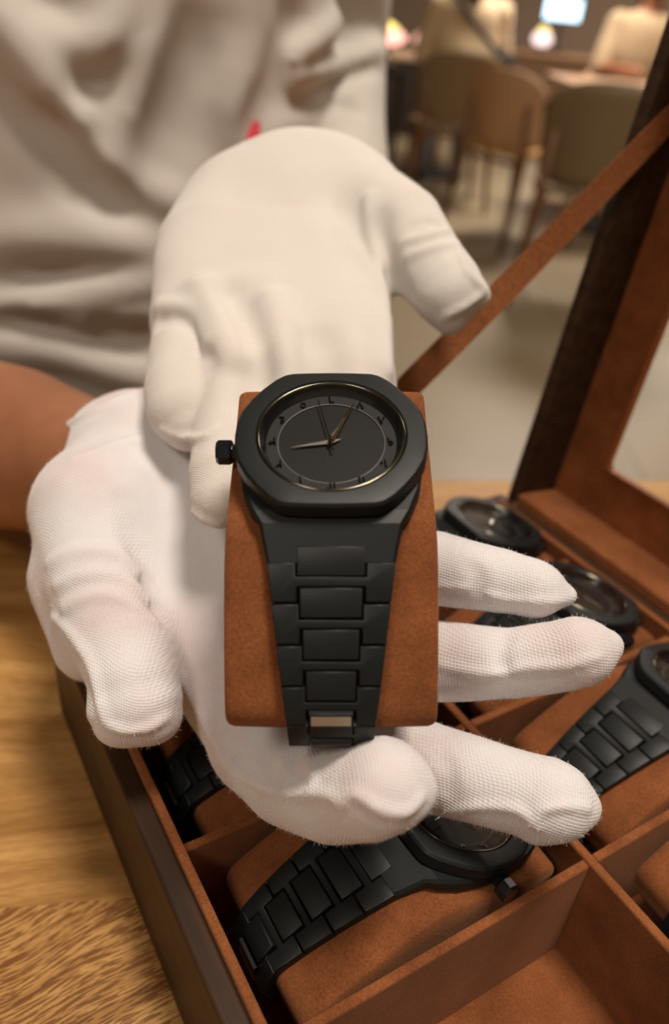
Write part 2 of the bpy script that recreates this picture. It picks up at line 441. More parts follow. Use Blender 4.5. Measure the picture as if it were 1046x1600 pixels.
def surface_nets(name, f, lo, h):
    s = f < 0
    c = np.zeros(tuple(np.array(f.shape) - 1), np.uint8)
    for dx in (0, 1):
        for dy in (0, 1):
            for dz in (0, 1):
                c += s[dx:s.shape[0] - 1 + dx, dy:s.shape[1] - 1 + dy, dz:s.shape[2] - 1 + dz]
    act = (c > 0) & (c < 8); idx = np.full(act.shape, -1, np.int64); I = np.argwhere(act); idx[act] = np.arange(len(I))
    acc = np.zeros((len(I), 3)); cnt = np.zeros(len(I))
    corners = [(a, b, c_) for a in (0, 1) for b in (0, 1) for c_ in (0, 1)]
    for a in corners:
        for d in range(3):
            if a[d] == 1: continue
            b = list(a); b[d] = 1
            fa = f[I[:, 0] + a[0], I[:, 1] + a[1], I[:, 2] + a[2]]; fb = f[I[:, 0] + b[0], I[:, 1] + b[1], I[:, 2] + b[2]]
            m = (fa < 0) != (fb < 0); t = np.zeros(len(I)); t[m] = fa[m] / (fa[m] - fb[m])
            q = np.tile(np.array(a, float), (len(I), 1)); q[:, d] = t
            acc[m] += q[m]; cnt[m] += 1
    V = (I + acc / cnt[:, None]) * h + lo
    quads = []
    for d in range(3):
        sl0 = [slice(1, -1)] * 3; sl0[d] = slice(0, -1); sl1 = list(sl0); sl1[d] = slice(1, None)
        A = s[tuple(sl0)]; B = s[tuple(sl1)]; E_ = np.argwhere(A != B)
        if not len(E_): continue
        inside = A[E_[:, 0], E_[:, 1], E_[:, 2]]
        off = np.ones(3, int); off[d] = 0; E2 = E_ + off
        u, v = (d + 1) % 3, (d + 2) % 3
        def at(du, dv):
            q = E2.copy(); q[:, u] -= du; q[:, v] -= dv; return idx[q[:, 0], q[:, 1], q[:, 2]]
        Q = np.stack([at(1, 1), at(0, 1), at(0, 0), at(1, 0)], 1)
        Q[~inside] = Q[~inside][:, ::-1]
        quads.append(Q)
    Q = np.concatenate(quads); Q = Q[(Q >= 0).all(1)]
    # a little relaxation to remove the grid's stair steps
    nb = np.zeros_like(V); ct = np.zeros(len(V))
    E4 = np.concatenate([Q[:, [0, 1]], Q[:, [1, 2]], Q[:, [2, 3]], Q[:, [3, 0]]])
    for it in range(1):
        nb[:] = 0; ct[:] = 0
        for j in range(3):
            nb[:, j] = np.bincount(E4[:, 0], V[E4[:, 1], j], len(V)) + np.bincount(E4[:, 1], V[E4[:, 0], j], len(V))
        ct = np.bincount(E4[:, 0], minlength=len(V)) + np.bincount(E4[:, 1], minlength=len(V))
        V = 0.5 * V + 0.5 * nb / np.maximum(ct, 1)[:, None]
    me = bpy.data.meshes.new(name)
    me.vertices.add(len(V)); me.vertices.foreach_set('co', V.astype(np.float32).ravel())
    me.loops.add(len(Q) * 4); me.loops.foreach_set('vertex_index', Q.astype(np.int32).ravel())
    me.polygons.add(len(Q)); me.polygons.foreach_set('loop_start', np.arange(0, len(Q) * 4, 4, dtype=np.int32)); me.polygons.foreach_set('loop_total', np.full(len(Q), 4, np.int32))
    me.update(calc_edges=True); me.validate()
    return me

# ------------------------------------------------------------------ the oak table
e1 = onplane(0, 748, TZ); e2 = onplane(800, 748, TZ)
tdir = (e2 - e1).normalized(); tang = math.atan2(tdir.y, tdir.x)
tmat = Matrix.Translation(e1) @ Matrix.Rotation(tang, 4, 'Z')
table = thing('dining_table', 'light oak table carrying the open watch box', 'table', Matrix.Translation((e1.x, e1.y, 0)) @ Matrix.Rotation(tang, 4, 'Z'))
bm = bmesh.new(); box(bm, (-0.55, -0.95, TZ - 0.028), (1.0, 0.0, TZ), bev=0.003); obj('tabletop', bm, M['oak'], table)
for x, y in ((-0.48, -0.88), (0.93, -0.88), (-0.48, -0.07), (0.93, -0.07)):
    bm = bmesh.new(); box(bm, (x - 0.025, y - 0.025, 0), (x + 0.025, y + 0.025, TZ - 0.0285)); obj('leg', bm, M['walnut'], table)

# ------------------------------------------------------------------ the watch box
YAW = math.radians(33.52)
BU = Vector((math.sin(YAW), -math.cos(YAW), 0)); BV = Vector((math.cos(YAW), math.sin(YAW), 0))
BM = Matrix(((BU.x, BV.x, 0, -0.0965), (BU.y, BV.y, 0, 0.2095), (0, 0, 1, TZ + 0.0005), (0, 0, 0, 1)))
# box axes: x runs along the hinge towards the viewer, y towards the hinge, z up (left-handed swap avoided by mirroring x and y into place)
PITCHU, BH, BL, BW, MID = 0.0531, 0.0474, 0.2715, 0.209, 0.1038
wb = thing('watch_box', 'open dark walnut watch box lined with cognac suede, on the oak table', 'watch box', BM)
TW = 0.006
def part(name, lo, hi, m, bev=0.0005, parent=wb):
    bm = bmesh.new(); box(bm, lo, hi, bev=bev); return obj(name, bm, m, parent)
part('base_board', (TW, TW, 0), (BL - TW, BW - TW, 0.005), M['walnut'])
part('side_wall', (0, 0, 0), (BL, TW, BH), M['walnut'], 0.0008)
part('side_wall', (0, BW - TW, 0), (BL, BW, BH), M['walnut'], 0.0008)
part('end_wall', (0, TW, 0), (TW, BW - TW, BH), M['walnut'], 0.0008)
part('end_wall', (BL - TW, TW, 0), (BL, BW - TW, BH), M['walnut'], 0.0008)
LN = 0.0025; LH = BH + 0.0018
part('suede_lining', (TW, TW, 0.005), (BL - TW, TW + LN, LH), M['suede'], 0.0007)
part('suede_lining', (TW, BW - TW - LN, 0.005), (BL - TW, BW - TW, LH), M['suede'], 0.0007)
part('suede_lining', (TW, TW + LN, 0.005), (TW + LN, BW - TW - LN, LH), M['suede'], 0.0007)
part('suede_lining', (BL - TW - LN, TW + LN, 0.005), (BL - TW, BW - TW - LN, LH), M['suede'], 0.0007)
part('suede_floor', (TW + LN, TW + LN, 0.005), (BL - TW - LN, BW - TW - LN, 0.0068), M['suede'], 0)
part('long_divider', (TW + LN, MID - 0.0014, 0.0068), (BL - TW - LN, MID + 0.0014, BH - 0.0005), M['suede'], 0.0007)
for i in range(1, 5):
    for a, b in ((TW + LN, MID - 0.0014), (MID + 0.0014, BW - TW - LN)):
        part('cross_divider', (i * PITCHU - 0.0013, a + 0.0002, 0.0068), (i * PITCHU + 0.0013, b - 0.0002, BH - 0.0008), M['suede'], 0.0006)
# lid, swung up on the hinge side
PH = math.radians(97)
LD = Vector((0, -math.cos(PH), math.sin(PH))); LNn = Vector((0, -math.sin(PH), -math.cos(PH)))
LM = Matrix(((1, 0, 0, 0.004), (0, LD.y, LNn.y, BW - 0.0008), (0, LD.z, LNn.z, BH - 0.0004), (0, 0, 0, 1)))
LT, LW, LL = 0.027, 0.209, BL - 0.004
lid = bpy.data.objects.new('lid', None); COL.objects.link(lid); lid.parent = wb; lid.matrix_local = LM; lid.empty_display_size = 0.01
def lpart(name, lo, hi, m, bev=0.0006):
    bm = bmesh.new(); box(bm, lo, hi, bev=bev); return obj(name, bm, m, lid)
lpart('lid_side', (0, 0, -LT), (TW, LW, 0), M['walnut'], 0.0012); lpart('lid_side', (LL - TW, 0, -LT), (LL, LW, 0), M['walnut'], 0.0012)
lpart('lid_side', (TW, 0, -LT), (LL - TW, TW, 0), M['suede'], 0.0012); lpart('lid_side', (TW, LW - TW, -LT), (LL - TW, LW, 0), M['walnut'], 0.0012)
def frame_bm(x0, y0, x1, y1, w, r, z0, z1):
    bm = bmesh.new()
    def rr(a, b, c, d, rad, seg=5):
        o = []
        for cx, cy, s in ((c - rad, d - rad, 0), (a + rad, d - rad, 1), (a + rad, b + rad, 2), (c - rad, b + rad, 3)):
            for k in range(seg + 1):
                q = math.pi / 2 * (s + k / seg); o.append((cx + rad * math.cos(q), cy + rad * math.sin(q)))
        return o
    A = rr(x0, y0, x1, y1, 0.0003); B = rr(x0 + w, y0 + w, x1 - w, y1 - w, r)
    L = [[bm.verts.new((x, y, z)) for x, y in q] for q, z in ((A, z0), (A, z1), (B, z1), (B, z0))]
    n = len(A)
    for k in range(4):
        for i in range(n):
            j = (i + 1) % n; bm.faces.new((L[k][i], L[k][j], L[(k + 1) % 4][j], L[(k + 1) % 4][i]))
    return bm
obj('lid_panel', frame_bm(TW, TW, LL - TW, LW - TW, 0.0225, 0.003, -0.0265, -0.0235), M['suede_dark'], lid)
obj('window_trim', frame_bm(TW + 0.0218, TW + 0.0218, LL - TW - 0.0218, LW - TW - 0.0218, 0.0012, 0.003, -0.0262, -0.0228), M['ribbon'], lid)
lpart('glass_pane', (TW + 0.02, TW + 0.02, -0.0295), (LL - TW - 0.02, LW - TW - 0.02, -0.028), M['glass'], 0)
# the ribbon stay between the lid and the end wall
def wbx(x, y, z): return BM @ Vector((x, y, z))
ra = BM @ (LM @ Vector((0.0075, 0.168, -0.014))); rb = wbx(0.0095, 0.046, 0.042)
bm = bmesh.new(); prev = None; N = 40
for i in range(N + 1):
    t = i / N; c = ra.lerp(rb, t) + Vector((0, 0, -0.003)) * math.sin(math.pi * t)
    ax = (rb - ra).normalized(); vw = (c - EYE).normalized(); wd = ax.cross(vw).normalized()
    tw = math.radians(-38 + 76 * t); wd = (wd * math.cos(tw) + ax.cross(wd) * math.sin(tw))
    nn = ax.cross(wd).normalized() * 0.0003
    q = [bm.verts.new(c + wd * 0.0049 * a + nn * b) for a, b in ((-1, -1), (1, -1), (1, 1), (-1, 1))]
    if prev:
        for k in range(4): bm.faces.new((prev[k], prev[(k + 1) % 4], q[(k + 1) % 4], q[k]))
    else: bm.faces.new(q)
    prev = q
bm.faces.new(prev); bm.transform(BM.inverted())
obj('ribbon_stay', bm, M['ribbon'], wb, smooth=False)

# ------------------------------------------------------------------ watch and cushion (millimetres; -y is the strap side facing the viewer)
MM = 0.001
PROF = [(22.5, -9.3), (14, -9.2), (0, -9.1), (-14, -9.1), (-19.5, -9.6), (-25.9, -12.2), (-32.7, -16.9), (-39.4, -21.9), (-45.6, -27.2), (-50.2, -32.0), (-51.2, -36), (-49.2, -40.3),
        (-44.3, -44.8), (-37, -51.0), (-25, -52.2), (-13, -48.6), (-1, -41.6), (9, -34.8), (17, -26.5), (21.8, -17.5)]
def make_pillow_mesh():
    bm = bmesh.new()
    sm = []
    for i, p in enumerate(catmull([(a, b, 0) for a, b in PROF], 5)): sm.append((p.x, p.y))
    ar = sum(sm[i - 1][0] * sm[i][1] - sm[i][0] * sm[i - 1][1] for i in range(len(sm)))
    if ar < 0: sm = sm[::-1]
    cx = sum(p[0] for p in sm) / len(sm); cy = sum(p[1] for p in sm) / len(sm)
    loops = []
    HW = 22.4
    for x, ins in ((-HW - 0.5, 9), (-HW - 0.35, 3.5), (-HW, 1.0), (-HW + 0.5, 0.4), (-HW + 1.6, 0), (-HW / 2, -0.25), (0, -0.3), (HW / 2, -0.25), (HW - 1.6, 0), (HW - 0.5, 0.4), (HW, 1.0), (HW + 0.35, 3.5), (HW + 0.5, 9)):
        if ins <= 1.0: pl = offset_poly(sm, ins)
        else: pl = [(a + (cx - a) * ins / 26, b + (cy - b) * ins / 26) for a, b in offset_poly(sm, 1.0)]
        loops.append([bm.verts.new((x, a, b)) for a, b in pl])
    n = len(sm)
    for A, B in zip(loops, loops[1:]):
        for i in range(n): bm.faces.new((A[i], B[i], B[(i + 1) % n], A[(i + 1) % n]))
    bm.faces.new(loops[0]); bm.faces.new(loops[-1][::-1])
    scale_bm(bm, MM); return bm
OUT = [(-27.4, -9.3), (-34.5, -14.0), (-41.4, -19.1), (-48.0, -24.7), (-53.6, -30.6), (-55.6, -35.8), (-52.8, -41.8), (-46.5, -47.6), (-38, -54.2), (-25.5, -55.6), (-11.5, -52), (1, -45), (12, -38), (20.5, -28.5), (25.6, -18.5), (27.4, -9.3)]
def resample(step):
    c = [Vector((p.x, p.y)) for p in catmull([(a, b, 0) for a, b in OUT], 12, False)]
    L = sum((b - a).length for a, b in zip(c, c[1:])); n = round(L / step); st = L / n
    out = [c[0]]; acc = 0; nxt = st
    for a, b in zip(c, c[1:]):
        l = (b - a).length
        while acc + l >= nxt - 1e-6 and len(out) < n: out.append(a.lerp(b, (nxt - acc) / l)); nxt += st
        acc += l
    out.append(c[-1]); return out, st
RS, ST = resample(8.6)
NL = len(RS) - 1
def link_w(i):                                  # half width of the bracelet
    j = min(i, NL - 1 - i); return max(9.0, 13.3 - 1.02 * j)
def frame2(p, q):                               # local x = width, y = along, z = outward
    t = (q - p).normalized(); n = Vector((t.y, -t.x))
    if n.dot(Vector((0, 0)) - (p - Vector((-15, -32)))) > 0: n = -n
    return t, n
def place_flat(bm, p, t, n):
    for v in bm.verts:
        x, y, z = v.co; v.co = Vector((x, p.x + t.x * y + n.x * z, p.y + t.y * y + n.y * z)) * MM
def make_watch():
    root = thing('wristwatch', '', 'watch')
    mt = M['black']
    links = []
    for i in range(NL):
        p, q = RS[i], RS[i + 1]; t, n = frame2(p, q); w0, w1 = link_w(i), link_w(i + 1) if i < NL - 1 else link_w(i)
        c0 = w0 * (0.535 - 0.012 * min(i, 5)); s = ST
        b0, b1 = 3.2, s - 3.2
        g = 0.22
        if i == 0: b0 = 2.9
        pts = [(-w0, g), (-c0 - g, g), (-c0 - g, b0 + g), (c0 + g, b0 + g), (c0 + g, g), (w0, g), (w1, s - g), (c0 * .96 + g, s - g), (c0 * .96 + g, b1 - g), (-c0 * .96 - g, b1 - g), (-c0 * .96 - g, s - g), (-w1, s - g)]
        bm = bmesh.new(); prism(bm, pts, -2.6, 0, 0.32); place_flat(bm, p, t, n)
        lk = obj('bracelet_link', bm, mt, root, auto=math.radians(50)); links.append(lk)
        # centre plate straddling the joint with the previous piece
        pv = RS[i - 1] if i else p - Vector((-math.cos(math.radians(30)), -math.sin(math.radians(30)))) * ST
        tt = ((p - pv).normalized() + t).normalized(); _, nn = frame2(p, p + tt)
        bm = bmesh.new(); cw = c0; prism(bm, [(-cw, -3.15), (cw, -3.15), (cw * 0.985, 2.95), (-cw * 0.985, 2.95)], -2.4, 0.05 if i else 0.12, 0.3); place_flat(bm, p, tt, nn)
        obj('center_link', bm, mt, lk, auto=math.radians(50))
    # everything below turns as one head
    NA = 144
    quart = [(21.0, 0), (20.75, 4.0), (20.0, 7.4), (18.0, 11.3), (15.6, 14.6), (13.2, 17.3), (11.2, 18.9), (9.3, 19.55), (5, 19.8), (0, 19.9)]
    full = quart + [(-x, y) for x, y in quart[::-1][1:]]; full = full + [(x, -y) for x, y in full[::-1][1:-1]]
    def rad(a, poly=full):
        d = Vector((math.cos(a), math.sin(a)))
        best = 0
        for i in range(len(poly)):
            p, q = Vector(poly[i]), Vector(poly[(i + 1) % len(poly)]); e = q - p
            den = d.x * e.y - d.y * e.x
            if abs(den) < 1e-9: continue
            s = (p.x * e.y - p.y * e.x) / den; u = (p.x * d.y - p.y * d.x) / den
            if s > 0 and -1e-6 <= u <= 1 + 1e-6: best = max(best, s)
        return best
    def ringmesh(bm, specs):
        rings = []
        for f, z in specs:
            rings.append([bm.verts.new((f(a) * math.cos(a), f(a) * math.sin(a), z)) for a in [2 * math.pi * k / NA for k in range(NA)]])
        for A, B in zip(rings, rings[1:]):
            for k in range(NA): bm.faces.new((A[k], A[(k + 1) % NA], B[(k + 1) % NA], B[k]))
        return rings
    bm = bmesh.new()
    R_ = [rad(2 * math.pi * k / NA) for k in range(NA)]
    fr = lambda sc, add=0: (lambda a: R_[int(round(a / (2 * math.pi) * NA)) % NA] * sc + add)
    ringmesh(bm, [(lambda a: 16.3, -4.2), (lambda a: 16.3, -0.35), (lambda a: 16.6, 0.0), (fr(1, -1.5), -0.12), (fr(1, -0.55), -0.35), (fr(1, 0), -1.0), (fr(1.0, 0.05), -4.0), (fr(1, -0.7), -4.9), (fr(1, -2.0), -5.0)])
    scale_bm(bm, MM); bz = obj('bezel', bm, mt, root, auto=math.radians(35))
    # case body with sloping lugs at both ends
    bm = bmesh.new()
    secs = [(-27.6, -9.45, 13.3, 12.6, 30, 3.2), (-20.6, -5.3, 15.0, 14.2, 24, 4.0), (-17.6, -4.6, 16.8, 16.0, 5, 4.3), (-12.0, -4.4, 18.9, 18.2, 0, 4.5), (-5, -4.4, 20.0, 19.4, 0, 4.6), (0, -4.4, 20.2, 19.6, 0, 4.6)]
    secs = secs + [(-a, b, c, d, -e, f) for a, b, c, d, e, f in secs[::-1][1:]]
    rings = []
    for y, z, w, wt, ang, th in secs:
        a = math.radians(ang); n = Vector((0, -math.sin(a), math.cos(a)))
        c = Vector((0, y, z)); r = []
        for x, d in ((-wt, 0), (wt, 0), (w, -0.8), (w, -th + 1.0), (w - 1.2, -th), (-w + 1.2, -th), (-w, -th + 1.0), (-w, -0.8)):
            r.append(bm.verts.new(c + Vector((x, 0, 0)) + n * d))
        rings.append(r)
    for A, B in zip(rings, rings[1:]):
        for k in range(8): bm.faces.new((A[k], A[(k + 1) % 8], B[(k + 1) % 8], B[k]))
    bm.faces.new(rings[0]); bm.faces.new(rings[-1][::-1])
    scale_bm(bm, MM); obj('case', bm, mt, root)
    bm = bmesh.new(); lathe(bm, [(16.32, -0.7), (16.25, -0.25), (16.0, -0.05), (15.7, -0.12), (15.55, -0.4), (15.55, -0.75)], 96); scale_bm(bm, MM)
    obj('crystal_rim', bm, M['rim'], bz, smooth=True)['label'] = 'thin polished ring round the crystal'
    bm = bmesh.new(); lathe(bm, [(15.58, -0.7), (15.4, -2.0), (14.3, -3.0)], 96); scale_bm(bm, MM); obj('rehaut', bm, M['glossblack'], bz, smooth=True)
    bm = bmesh.new(); lathe(bm, [(14.6, -3.8), (14.4, -2.95), (11.75, -3.0), (11.7, -3.25)], 96); scale_bm(bm, MM)
    dr = obj('dial', bm, M['dial_ring'], root, auto=math.radians(30))
    bm = bmesh.new(); r = lathe(bm, [(11.9, -3.25), (6, -3.25), (0.01, -3.25)], 96); bmesh.ops.remove_doubles(bm, verts=bm.verts, dist=0.05); scale_bm(bm, MM)
    obj('dial_center', bm, M['dial'], dr)
    bm = bmesh.new(); lathe(bm, [(11.9, -3.0), (11.8, -2.90), (11.65, -3.0)], 96); scale_bm(bm, MM); obj('dial_step', bm, M['rim_soft'], dr, smooth=True)
    # eastern arabic numerals, twelve towards the viewer
    digits = '\u0660\u0661\u0662\u0663\u0664\u0665\u0666\u0667\u0668\u0669'
    for hnum in range(1, 13):
        txt = ''.join(digits[int(c)] for c in str(hnum))
        cu = bpy.data.curves.new('numeral', 'FONT'); cu.body = txt; cu.size = 3.0; cu.align_x = 'CENTER'; cu.align_y = 'CENTER'; cu.extrude = 0.2; cu.resolution_u = 3; cu.offset = 0.05
        to = bpy.data.objects.new('numeral_text', cu); COL.objects.link(to)
        bpy.context.view_layer.update()
        me = bpy.data.meshes.new_from_object(to.evaluated_get(bpy.context.evaluated_depsgraph_get()))
        bpy.data.objects.remove(to); bpy.data.curves.remove(cu)
        if len(me.vertices) == 0: continue
        cc = [v.co for v in me.vertices]; mx = (min(c.x for c in cc) + max(c.x for c in cc)) / 2; my = (min(c.y for c in cc) + max(c.y for c in cc)) / 2
        a = math.radians(-90 - 30 * hnum); rr = 12.95
        for v in me.vertices:
            x, y, z = v.co.x - mx, v.co.y - my, v.co.z
            v.co = Vector((rr * math.cos(a) - x, rr * math.sin(a) - y, -2.78 + z)) * MM
        me.name = 'numeral'; me.materials.clear(); link('numeral', me, M['numeral'], dr)
    bm = bmesh.new(); lathe(bm, [(15.6, -0.35), (8, -0.22), (0.01, -0.2)], 64); bmesh.ops.remove_doubles(bm, verts=bm.verts, dist=0.05); scale_bm(bm, MM)
    obj('crystal', bm, M['crystal'], root, smooth=True)
    # hands
    def hand(name, tip, tail, w, z, m):
        bm = bmesh.new(); tip = Vector(tip); tail = Vector(tail); d = (tip - tail).normalized(); n = Vector((-d.y, d.x))
        T = [tail, n * w, tip + n * 0.06, tip - n * 0.06, -n * w]
        lo = [bm.verts.new((p.x, p.y, z)) for p in T]; a = bm.verts.new((tail.x * .9, tail.y * .9, z + .1)); c = bm.verts.new((0, 0, z + 0.42)); b = bm.verts.new((tip.x * .98, tip.y * .98, z + 0.1))
        bm.faces.new(lo)
        for q in ((lo[0], a, c, lo[1]), (lo[1], c, b, lo[2]), (lo[2], b, lo[3]), (lo[3], b, c, lo[4]), (lo[4], c, a, lo[0]), (lo[0], a, lo[0])):
            try: bm.faces.new(q)
            except Exception: pass
        scale_bm(bm, MM); return obj(name, bm, m, dr)
    hand('hour_hand', (-8.9, -2.0), (2.3, 0.6), 0.85, -2.55, M['steel']); hand('minute_hand', (5.2, 11.4), (-0.9, -1.9), 0.8, -2.2, M['polish'])
    bm = bmesh.new(); tube(bm, [(0.35, -3.4, -1.75), (-3.1, 12.2, -1.75)], [0.2, 0.11], 6); lathe(bm, [(0.01, -1.5), (0.45, -1.55), (0.5, -2.9)], 16); scale_bm(bm, MM)
    obj('second_hand', bm, M['rim'], dr)
    # crown on the left: neck and eight-sided grip
    bm = bmesh.new()
    def pr(x0, x1, r0, r1, sd, ph):
        A = [bm.verts.new((x0, r0 * math.cos(2 * math.pi * (k + ph) / sd), -6.3 + r0 * math.sin(2 * math.pi * (k + ph) / sd))) for k in range(sd)]
        B = [bm.verts.new((x1, r1 * math.cos(2 * math.pi * (k + ph) / sd), -6.3 + r1 * math.sin(2 * math.pi * (k + ph) / sd))) for k in range(sd)]
        for k in range(sd): bm.faces.new((A[k], A[(k + 1) % sd], B[(k + 1) % sd], B[k]))
        bm.faces.new(A); bm.faces.new(B[::-1])
    pr(-19.5, -22.2, 1.9, 1.9, 16, 0); pr(-22.0, -22.5, 2.5, 2.95, 8, .5); pr(-22.5, -25.0, 2.95, 2.95, 8, .5); pr(-25.0, -25.6, 2.95, 2.4, 8, .5)
    scale_bm(bm, MM); obj('crown', bm, M['glossblack'], root)
    return root
M['rim_soft'] = plain('soft_grey_step', (0.09, 0.09, 0.085), 0.4)
HEAD = ('bezel', 'case', 'dial', 'crystal', 'crown')
watch = make_watch()
pillow = obj('watch_cushion', make_pillow_mesh(), M['suede'], None, auto=math.radians(60))
tag(pillow, 'cognac suede watch cushion held up in the white gloves', 'cushion', 'suede watch cushions')
tag(watch, 'matte black wristwatch worn round the cushion in the gloved hands, dial up', 'watch', 'matte black wristwatches')
A38 = math.radians(38)
O = P(518, 676, 0.172)
wx = CR; wy = CU * math.cos(A38) + CF * math.sin(A38); wz = wx.cross(wy)
WM = Matrix(((wx.x, wy.x, wz.x, O.x), (wx.y, wy.y, wz.y, O.y), (wx.z, wy.z, wz.z, O.z), (0, 0, 0, 1)))
names = {1: 'back', 2: 'second', 3: 'third'}
spots = []
for i in range(3): spots.append((i, 0.0765, 0))
for i in range(4): spots.append((i, 0.0765 + MID - 0.0005, 1))
LBL = {
    (0, 0): ('black wristwatch in the far corner compartment, beneath the lower glove', 'suede cushion in the far corner compartment, beneath the lower glove'),
    (1, 0): ('black wristwatch whose strap shows just below the gloved thumb', 'suede cushion just below the gloved thumb, by the left wall of the box'),
    (2, 0): ('black wristwatch in the box nearest the empty compartment, crown toward it', 'suede cushion beside the empty compartment at the bottom of the photo'),
    (0, 1): ('black wristwatch at the far end of the hinge-side row, above the little finger', 'suede cushion at the far end of the hinge-side row'),
    (1, 1): ('black wristwatch whose dial shows behind the two outstretched gloved fingertips', 'suede cushion between the outstretched gloved fingers, hinge-side row'),
    (2, 1): ('black wristwatch at the right edge, bracelet sloping down beside the glove', 'suede cushion at the right edge under the sloping black bracelet'),
    (3, 1): ('black wristwatch in the bottom right corner, only its bracelet in view', 'suede cushion in the bottom right corner, next to the empty compartment'),
}
TAU = math.radians(13)
for (i, vc, row) in spots:
    m = BM @ Matrix.Translation(((i + 0.5) * PITCHU, vc, 0.0565)) @ Matrix.Rotation(-TAU, 4, 'X')
    lw, lp = LBL[(i, row)]
    w = copy_tree(watch); w.matrix_world = m; w['label'] = lw
    for ch in w.children:
        if ch.name.split('.')[0] in HEAD: ch.matrix_local = Matrix.Rotation(math.pi, 4, 'Z')
    c = pillow.copy(); COL.objects.link(c); c.matrix_world = m; c['label'] = lp
watch.matrix_world = WM; pillow.matrix_world = WM
bm = bmesh.new(); prism(bm, [(-4.1, -2.6), (4.1, -2.6), (4.1, -0.2), (-4.1, -0.2)], 0.06, 0.13); p_ = RS[4]; t_, n_ = frame2(p_, p_ + ((p_ - RS[3]).normalized() + (RS[5] - p_).normalized())); place_flat(bm, p_, t_, n_)
fl = obj('protective_film', bm, M['foil'], watch); fl['label'] = 'strip of silvery film on the last link in view'

# ------------------------------------------------------------------ the person holding the watch
MMr = 0.001
def ch(*a):                                  # (px, py, depth, radius in mm)
    return [(P(x, y, d), r * MMr) for x, y, d, r in a]
person = thing('person', 'person in an off-white t-shirt and white cotton gloves holding up the watch', 'person', Matrix.Translation((-0.2, 0.56, 0)))
PI_ = person.matrix_world.inverted()
def worldchild(o): o.parent = person; o.matrix_parent_inverse = PI_.copy(); return o

# glove on the hand below (its fingers reach to the right, thumb hangs toward the viewer)
GA = Field()
GA.add(ch((196, 738, .292, 25.5), (214, 768, .272, 24)), .006)
GA.add(ch((215, 700, .285, 20), (300, 745, .268, 19), (420, 830, .25, 17), (560, 885, .232, 13)), .012)
GA.add(ch((225, 740, .275, 20), (330, 860, .256, 18), (540, 1005, .232, 14)), .012)
GA.add(ch((210, 780, .270, 20), (320, 960, .248, 17), (500, 1105, .222, 14)), .012)
GA.add(ch((200, 800, .266, 19), (280, 950, .250, 15.5), (352, 1085, .232, 12.5), (412, 1165, .213, 13)), .012)
GA.add(ch((160, 802, .252, 22.5), (164, 905, .236, 17.8), (196, 1010, .220, 13.4), (209, 1062, .213, 12.0), (213, 1098, .210, 10.8)), .008)
GA.add(ch((180, 1112, .209, 7.5), (182, 1128, .2085, 6.2)), .004); GA.add(ch((238, 1108, .209, 7.5), (246, 1124, .2085, 5.6)), .004)
GA.add(ch((120, 900, .246, 14.5), (148, 1000, .236, 12.5)), .004)
GA.add(ch((270, 880, .252, 10), (255, 980, .240, 8)), .012)
GA.add(ch((404, 1162, .214, 13.0), (452, 1213, .199, 12.2), (520, 1238, .183, 11.2), (575, 1235, .172, 10.4), (606, 1228, .168, 9.8)), .003)
GA.add(ch((600, 1232, .168, 8.5), (650, 1236, .167, 3.4)), .004)
GA.add(ch((480, 1110, .224, 13), (600, 1170, .213, 11.5), (690, 1203, .205, 11.3), (775, 1228, .197, 10.2), (850, 1248, .191, 9.7), (868, 1252, .190, 9.2)), .003)
GA.add(ch((868, 1254, .190, 8.0), (918, 1262, .189, 2.6)), .004); GA.add(ch((830, 1272, .191, 6), (836, 1300, .190, 2.0)), .004)
GA.add(ch((540, 1020, .230, 12.5), (690, 1033, .214, 11.0), (800, 1037, .205, 9.1), (880, 1025, .200, 8.8), (908, 1018, .198, 8.5)), .002)
GA.add(ch((908, 1015, .198, 7.0), (956, 1007, .198, 3.0)), .004)
GA.add(ch((560, 890, .232, 12), (680, 888, .218, 10.3), (780, 909, .211, 8.5), (840, 921, .207, 7.0)), .002)
GA.add(ch((838, 922, .207, 6.2), (886, 931, .206, 2.8)), .003)
# cuff, creases, seams
GA.mark([(100, 668), (140, 645), (190, 622), (232, 610)], .0014, .0004, .002)
GA.mark([(200, 780), (222, 840), (240, 900), (250, 935)], .0040, -.0026, .006, 'sub')
GA.mark([(80, 880), (120, 860), (175, 864), (215, 895)], .0012, .0010, .003)
GA.mark([(92, 915), (140, 898), (190, 904), (232, 938)], .0010, .0008, .003)
GA.mark([(104, 950), (150, 930), (200, 940), (240, 972)], .0012, .0010, .003)
GA.mark([(85, 965), (112, 990), (140, 1030), (152, 1075), (158, 1110), (176, 1138)], .0013, .0004, .002)
GA.mark([(162, 1126), (190, 1140), (230, 1138), (260, 1120)], .0013, .0001, .0012)
GA.mark([(120, 720), (180, 696), (240, 690), (300, 700)], .0010, .0008, .004)
GA.mark([(292, 1060), (312, 1100), (340, 1165), (370, 1212)], .0013, .0005, .002)
GA.mark([(345, 1190), (400, 1225), (450, 1240), (500, 1240), (540, 1250)], .0013, .0001, .0012)
for a in (375, 412, 452, 492): GA.mark([(a - 12, 1190), (a, 1210), (a - 2, 1236)], .0009, .0006, .002)
GA.mark([(530, 1262), (556, 1240), (596, 1264), (636, 1268), (658, 1246)], .0012, .0001, .0012)
GA.mark([(690, 1040), (760, 1052), (830, 1042), (880, 1040), (935, 1026)], .0012, .0001, .0012)
GA.mark([(684, 915), (740, 922), (785, 935), (850, 940), (884, 936)], .0012, .0001, .0012)
GA.mark([(700, 1268), (760, 1260), (810, 1266), (838, 1290)], .0013, .0001, .0012)
GA.mark([(838, 1290), (846, 1268), (880, 1260), (916, 1262)], .0013, .0001, .0012)
